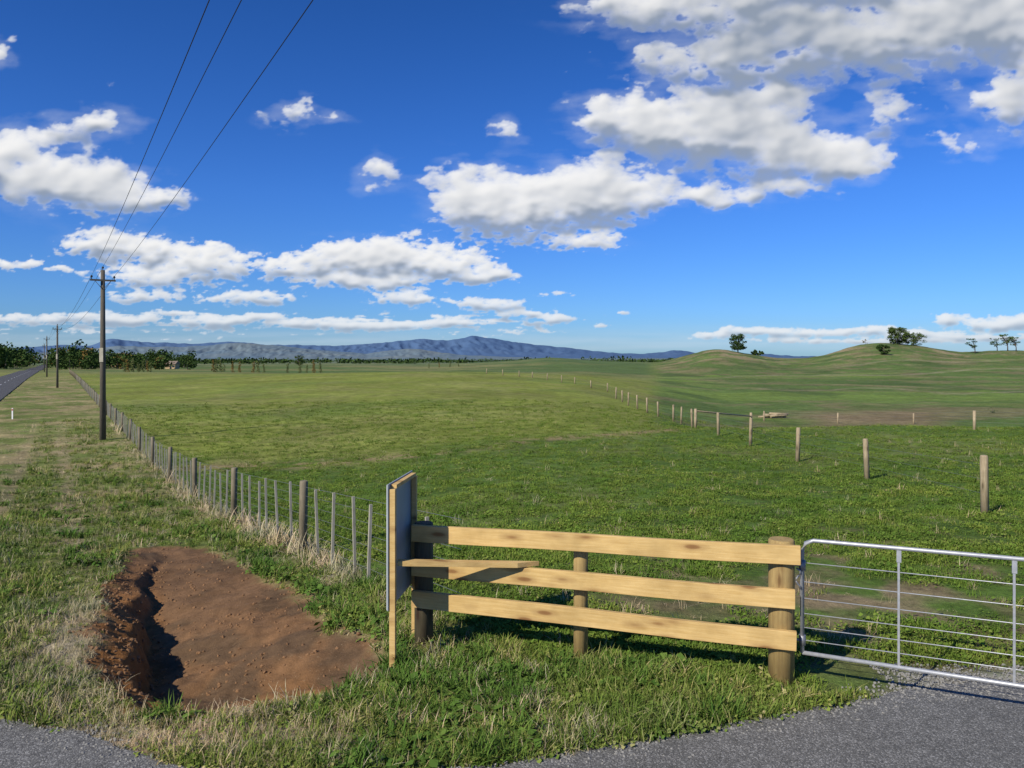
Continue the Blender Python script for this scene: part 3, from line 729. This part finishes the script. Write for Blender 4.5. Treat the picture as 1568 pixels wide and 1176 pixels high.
def house(px,D,w,d,h,roof):
    X_=(px-CX)/F*D;z=hz1(X_,D);e=empty('farmhouse',(X_,D,z));B=Vector((X_,D,z))
    mb=MB();mb.box(B+Vector((0,0,h/2)),(w,d,h));o=mb.obj('walls',[M_wall]);child(o,e)
    mb=MB();x0,x1=-w/2-.4,w/2+.4;y0,y1=-d/2-.4,d/2+.4;rh=h+.3*d
    P=lambda a,b_,c:B+Vector((a,b_,c))
    mb.poly([P(x0,y0,h+.01),P(x1,y0,h+.01),P(x1,0,rh),P(x0,0,rh)]);mb.poly([P(x1,y1,h+.01),P(x0,y1,h+.01),P(x0,0,rh),P(x1,0,rh)])
    mb.poly([P(x0,y1,h),P(x0,y0,h),P(x0,0,rh)]);mb.poly([P(x1,y0,h),P(x1,y1,h),P(x1,0,rh)])
    o=mb.obj('roof',[roof]);child(o,e)
    mb=MB()
    for q in(-.3,.33): mb.box(B+Vector((q*w,-d/2-.02,h*.55)),(1.2,.06,1.0))
    mb.box(B+Vector((.05*w,-d/2-.02,1.0)),(.9,.06,2.0));o=mb.obj('windows_and_door',[M_glass]);child(o,e)
house(264,370,4.6,5,2.3,M_roof);house(186,430,9,7,2.6,M_roof2)
# ---------------- mountains ----------------
def rangem(name,prof,D,depth,c1,c2,seed,rough=1.):
    prof=np.array(prof,float);n=900;px=np.linspace(prof[0,0],prof[-1,0],n);py=np.interp(px,prof[:,0],prof[:,1])
    k=np.hanning(15);k/=k.sum();py=np.convolve(np.pad(py,7,mode='edge'),k,'valid')
    py=py-1.6*rough*fbm(px/22.,px*0+seed,seed,5)
    r=50;s=np.linspace(0,1.3,r)
    P=np.zeros((r,n,3))
    tt=(px-CX)/F;top=(HY-py)/F*D+CZ
    for i,si in enumerate(s):
        Dn=D-depth*(1-si)
        u=px/26.+si*1.3*np.sin(px/90.)
        rid=1-np.abs(fbm(u,np.full(n,si*2.2),seed+3,4))*1.6
        w=si if si<=1 else 1-(si-1)*1.5
        prof_=w**1.25 if si<=1 else w
        z=-25+(top+25)*np.clip(prof_*(1-(1-rid)*.38*np.clip(4*w*(1-w),0,1) if si<=1 else prof_),0,1)
        P[i,:,0]=tt*D*(Dn/D);P[i,:,1]=Dn;P[i,:,2]=z
    me=grid_mesh(name,P)
    m,nt,b,o=newmat(name+'_mat');v=objco(nt);f=noise(nt,v,.0018,5,.55);nt.links.new(mix(nt,ramp(nt,f,[(.36,0.),(.64,1.)]),c1,c2),b.inputs['Base Color']);b.inputs['Specular IOR Level'].default_value=0  # blue aerial haze is carried by the base colours
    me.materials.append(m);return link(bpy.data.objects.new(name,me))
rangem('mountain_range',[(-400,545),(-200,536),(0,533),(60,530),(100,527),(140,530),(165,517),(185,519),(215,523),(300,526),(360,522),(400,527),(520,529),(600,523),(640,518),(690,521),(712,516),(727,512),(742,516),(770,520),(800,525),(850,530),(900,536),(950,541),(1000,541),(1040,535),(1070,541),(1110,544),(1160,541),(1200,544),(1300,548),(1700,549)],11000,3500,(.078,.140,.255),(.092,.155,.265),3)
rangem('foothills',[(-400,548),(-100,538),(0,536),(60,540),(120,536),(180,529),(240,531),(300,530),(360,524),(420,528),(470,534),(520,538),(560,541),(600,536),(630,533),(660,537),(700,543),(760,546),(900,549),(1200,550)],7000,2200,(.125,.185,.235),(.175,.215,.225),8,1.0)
# ---------------- clouds ----------------
na,ne=1350,640
az=np.radians(np.linspace(-50,50,na));el=np.radians(np.linspace(-.3,43,ne))
EL,AZ=np.meshgrid(el,az,indexing='ij')
U=np.tan(AZ);Vv=np.tan(EL)/np.cos(AZ)
px=CX+F*U;py=HY-F*Vv
B=[
(1060,15,150,45,55,.95),(1010,90,45,25,35,.8),(1120,100,90,45,50,.85),(1250,70,120,55,60,.95),(1390,65,120,65,55,1.05),(1520,45,120,70,50,1.1),(1450,-40,250,60,60,1.0),(1230,-30,150,50,50,.9),(1565,165,45,50,45,.9),(1480,225,50,30,25,.6),(1360,175,50,35,45,.65),(1640,110,100,90,80,1.),(960,5,80,25,25,.6),(1490,150,50,25,25,.5),
(945,185,65,52,42,1.1),(1030,200,85,50,45,1.15),(1130,215,95,45,50,1.2),(1220,243,85,42,36,1.15),(1300,262,55,30,26,1.0),(1180,165,80,40,40,.75),(1200,292,60,18,18,.75),(1335,240,40,20,20,.6),
(710,312,52,58,42,1.25),(775,325,75,50,40,1.25),(860,312,85,58,45,1.25),(930,303,65,52,42,1.1),(990,297,50,32,34,.9),(1085,305,65,24,18,.95),(900,372,65,16,16,.85),
(-10,245,75,55,45,1.05),(50,290,60,40,32,1.0),(130,290,75,48,40,1.25),(200,303,55,32,26,1.0),(262,305,38,16,16,.75),(130,190,80,28,28,.78),(60,215,50,20,20,.6),(0,85,25,28,22,.9),
(150,375,75,24,20,1.05),(230,388,80,24,22,1.1),(330,405,80,26,24,1.15),(220,425,100,18,16,1.0),(380,456,80,13,12,1.05),(220,455,70,12,11,.95),(30,405,45,11,10,1.05),(90,415,25,7,7,.8),
(440,412,38,22,20,1.0),(515,402,62,32,26,1.2),(600,395,75,34,32,1.25),(680,408,75,30,24,1.2),(755,424,50,13,12,1.0),(560,432,110,13,12,1.05),
(455,172,42,22,20,.98),(515,178,20,14,12,.55),(590,262,40,24,26,.64),(560,285,28,16,16,.5),(775,198,34,22,18,.66),(640,350,22,9,9,.55),
(620,458,55,12,10,1.15),(750,465,60,12,11,1.05),(800,480,45,6,6,.9),(850,490,26,8,6,1.15),(850,450,35,6,6,.65),(920,497,22,5,4,.95),(950,480,30,5,4,.6),
(40,490,50,8,6,1.05),(110,484,45,7,6,.9),(190,490,60,8,7,1.05),(270,480,40,6,5,.8),(330,492,60,8,7,1.1),(400,486,35,7,6,.9),(480,496,60,8,7,1.1),(560,500,50,7,6,1.0),(630,498,50,7,6,1.1),(700,494,40,7,6,.95),
(1080,514,45,6,5,1.),(1140,507,40,8,6,1.15),(1200,508,35,8,6,1.1),(1265,511,45,7,5,1.),(1335,506,40,9,6,1.15),(1400,513,45,7,5,1.05),(1455,492,32,14,9,1.2),(1520,499,40,12,8,1.15),(1570,492,45,16,12,1.1),(1500,517,80,6,5,1.0),(1250,522,110,4,4,.9),(1390,523,90,4,4,.9),(1680,500,90,20,16,1.)]
fld=np.zeros(px.shape);rel=np.zeros(px.shape);ws=np.full(px.shape,1e-4)
low_=sst(60,160,HY-py)
wx=px+(7+16*low_)*fbm(px/60,py/45,201,5);wy=py+(3+11*low_)*fbm(px/60,py/45,202,5)
for bx,by,rx,ru,rd_,s in B:
    dx=(wx-bx)/rx;dy=wy-by;dyn=np.where(dy<0,dy/ru,dy/rd_);q=dx*dx+dyn*dyn
    g=s*np.exp(-q*1.15);fld=fld+g;w2=g*g;rel+=w2*dyn;ws+=w2
# layered flat cloud low over the horizon
hh_=HY-py
lay=np.exp(-((hh_-48)/24)**2)*sst(980,760,px)+.8*np.exp(-((hh_-30)/13)**2)*sst(1000,1120,px)
fld=fld+lay*(.42+.75*fbm(px/95,py/7.5,460,4))
rel/=ws;fld=1.25*(1-np.exp(-np.clip(fld,0,9)*1.05))
def puffs(cell,seed,asp=1.0):
    x_=px/cell;y_=py/(cell*asp);wx_=x_+.5*fbm(x_*1.2,y_*1.2,seed+90,4);wy_=y_+.5*fbm(x_*1.2,y_*1.2,seed+91,4)
    s=0;a=1;tot=0
    for o_ in range(4):
        s=s+a*(1-worley(wx_*2**o_+o_*3.7,wy_*2**o_+o_*1.9,seed+o_));tot+=a;a*=.5
    return s/tot
hi=puffs(85,300,.7);lo=puffs(28,340,.5)
wt=sst(120,330,hh_)
P_=hi*(wt*.75)+lo*(1-wt*.75)
fz=fbm(px/38,py/22,400,7)*wt+fbm(px/20,py/9,401,6)*(1-wt);wis=fbm(px/120,py/60,410,6)
topness=sst(.3,-.6,rel)
dens=fld-.49+(.42+.33*topness)*(P_-.5)+(.48-.20*topness)*fz+.36*wis*(.3+.7*wt)
def gb(M,s): return blur(blur(M,s,0),s,1)
soft=np.clip(sst(-.4,.9,rel)+.5*sst(.6,.4,fld),0,1)
al=1-np.exp(-np.clip(dens,0,2)*(8.0-5.5*soft*(.5+.5*wt)))
al=al*sst(0,.08+.14*soft,dens)
veil=np.clip(fld-.20+.55*fbm(px/75,py/28,430,7),0,1)*.38*wt*sst(.0,.25,fld)
al=np.clip(al+veil*(1-al),0,1)
ds_=gb(np.clip(dens,0,1),1.0)
S=np.zeros(px.shape)
for st,wg in((3,.4),(7,.6),(13,.8),(22,1.),(34,1.),(50,.8)):
    wgt=wg*(1 if st<8 else (wt if st>20 else .35+.65*wt))
    dy_=int(round(st*.90));dx_=int(round(st*.36))
    sh=np.zeros_like(ds_)
    sh[:-dy_ or None,dx_:]=ds_[dy_:,:-dx_ or None]
    S+=wgt*sh
shad=1-np.exp(-.70*S)
Hs=gb(P_,3.2)*11*(.5+.5*wt)+gb(np.clip(dens,0,1),4)*24+gb(fz,1.6)*4
gyy,gxx=np.gradient(Hs)
nx=-gxx;ny=-gyy;nz_=np.full(nx.shape,1.4);ln=np.sqrt(nx**2+ny**2+nz_**2)
Ld=np.array([-.42,.58,.70]);Ld/=np.linalg.norm(Ld)
lam=np.clip((nx*Ld[0]+ny*Ld[1]+nz_*Ld[2])/ln,0,1)
thick=np.clip(dens,0,1)
base=sst(-.05,.75,rel+.45*fz)*sst(.03,.30,thick)
k=.60*shad**1.5+.78*base+(.78-lam)*.50+.16*wis
ov=np.exp(-(((px-1150)/260)**2+((py-50)/95)**2))*.30
k=np.clip(k+ov*sst(.02,.3,thick),0,1)*.97
k=gb(k,1.0)
white=np.array([.95,.94,.92]);gray=np.array([.27,.325,.41])
CC=white*(1-k[...,None])+gray*k[...,None]  # sunlit sides and self-shadow baked into the cloud colour, shown by emission
thn=np.clip(1-al,0,1)*.55
CC=CC*(1-thn[...,None])+np.array([.55,.66,.82])*thn[...,None]
hz_=np.clip(1-hh_/150,0,1)*.35
CC=CC*(1-hz_[...,None])+np.array([.50,.63,.80])*hz_[...,None]
al*=(.97-.25*hz_)
hb=.34*np.exp(-((hh_-18)/22)**2)*(.7+.5*fbm(px/160,py/8,440,4))
al=np.clip(al+np.clip(hb,0,1)*(1-al),0,1)
al*=sst(.0,.012,Vv)
Rr=26000.
P=np.stack([np.sin(AZ)*np.cos(EL)*Rr,np.cos(AZ)*np.cos(EL)*Rr,np.sin(EL)*Rr],-1)
me=grid_mesh('clouds',P);add_col(me,'ccol',np.clip(CC.reshape(-1,3),0,1));add_f(me,'calpha',al.ravel())
m=bpy.data.materials.new('cloud_layer');m.use_nodes=True;nt=m.node_tree;nt.nodes.clear()
o=nt.nodes.new('ShaderNodeOutputMaterial');em=nt.nodes.new('ShaderNodeEmission');tp=nt.nodes.new('ShaderNodeBsdfTransparent');ms=nt.nodes.new('ShaderNodeMixShader')
ac=N(nt,'ShaderNodeAttribute',attribute_name='ccol');aa=N(nt,'ShaderNodeAttribute',attribute_name='calpha')
nt.links.new(ac.outputs['Color'],em.inputs[0]);nt.links.new(aa.outputs['Fac'],ms.inputs[0]);nt.links.new(tp.outputs[0],ms.inputs[1]);nt.links.new(em.outputs[0],ms.inputs[2]);nt.links.new(ms.outputs[0],o.inputs[0])
try: m.cycles.emission_sampling='NONE'
except Exception as ex: print(ex)
me.materials.append(m);link(bpy.data.objects.new('clouds',me))
# ---------------- light / world / camera ----------------
SE=math.radians(35);sdir=Vector((-.69,-.72,0)).normalized()
sv=Vector((sdir.x*math.cos(SE),sdir.y*math.cos(SE),math.sin(SE)))
l=bpy.data.lights.new('sun','SUN');l.energy=5.0;l.angle=math.radians(.5);l.color=(1,.94,.82)
so=link(bpy.data.objects.new('sun',l));so.rotation_euler=sv.to_track_quat('Z','Y').to_euler();so.location=(-20,-20,30)
w=bpy.data.worlds.new('World');scene.world=w;w.use_nodes=True;nt=w.node_tree;nt.nodes.clear()
o=nt.nodes.new('ShaderNodeOutputWorld');bg=nt.nodes.new('ShaderNodeBackground');sk=nt.nodes.new('ShaderNodeTexSky')
sk.sky_type='NISHITA';sk.sun_disc=False;sk.sun_elevation=SE;sk.sun_rotation=math.atan2(sdir.x,sdir.y)%(2*math.pi)
sk.air_density=1.0;sk.dust_density=.2;sk.ozone_density=3.0
hs=nt.nodes.new('ShaderNodeHueSaturation');hs.inputs['Saturation'].default_value=1.2
nt.links.new(sk.outputs[0],hs.inputs['Color'])
tcn=nt.nodes.new('ShaderNodeTexCoord');sx=nt.nodes.new('ShaderNodeSeparateXYZ');nt.links.new(tcn.outputs['Generated'],sx.inputs[0])
sc_=ramp(nt,sx.outputs[2],[(0.,(.24,.43,.82)),(.20,(.26,.46,.86)),(.48,(.19,.38,.68)),(1.,(.26,.45,.74))])
nt.links.new(mix(nt,1.,hs.outputs[0],sc_,'MULTIPLY'),bg.inputs[0]);bg.inputs[1].default_value=.150
nt.links.new(bg.outputs[0],o.inputs[0])
cam=bpy.data.cameras.new('camera');cam.sensor_width=36;cam.lens=36*F/1568;cam.shift_y=-43/1568;cam.clip_end=60000;cam.clip_start=.1
co=link(bpy.data.objects.new('camera',cam));co.location=(0,0,CZ);co.rotation_euler=(math.radians(90),0,0);scene.camera=co
scene.view_settings.view_transform='Standard';scene.view_settings.look='None';scene.view_settings.exposure=0
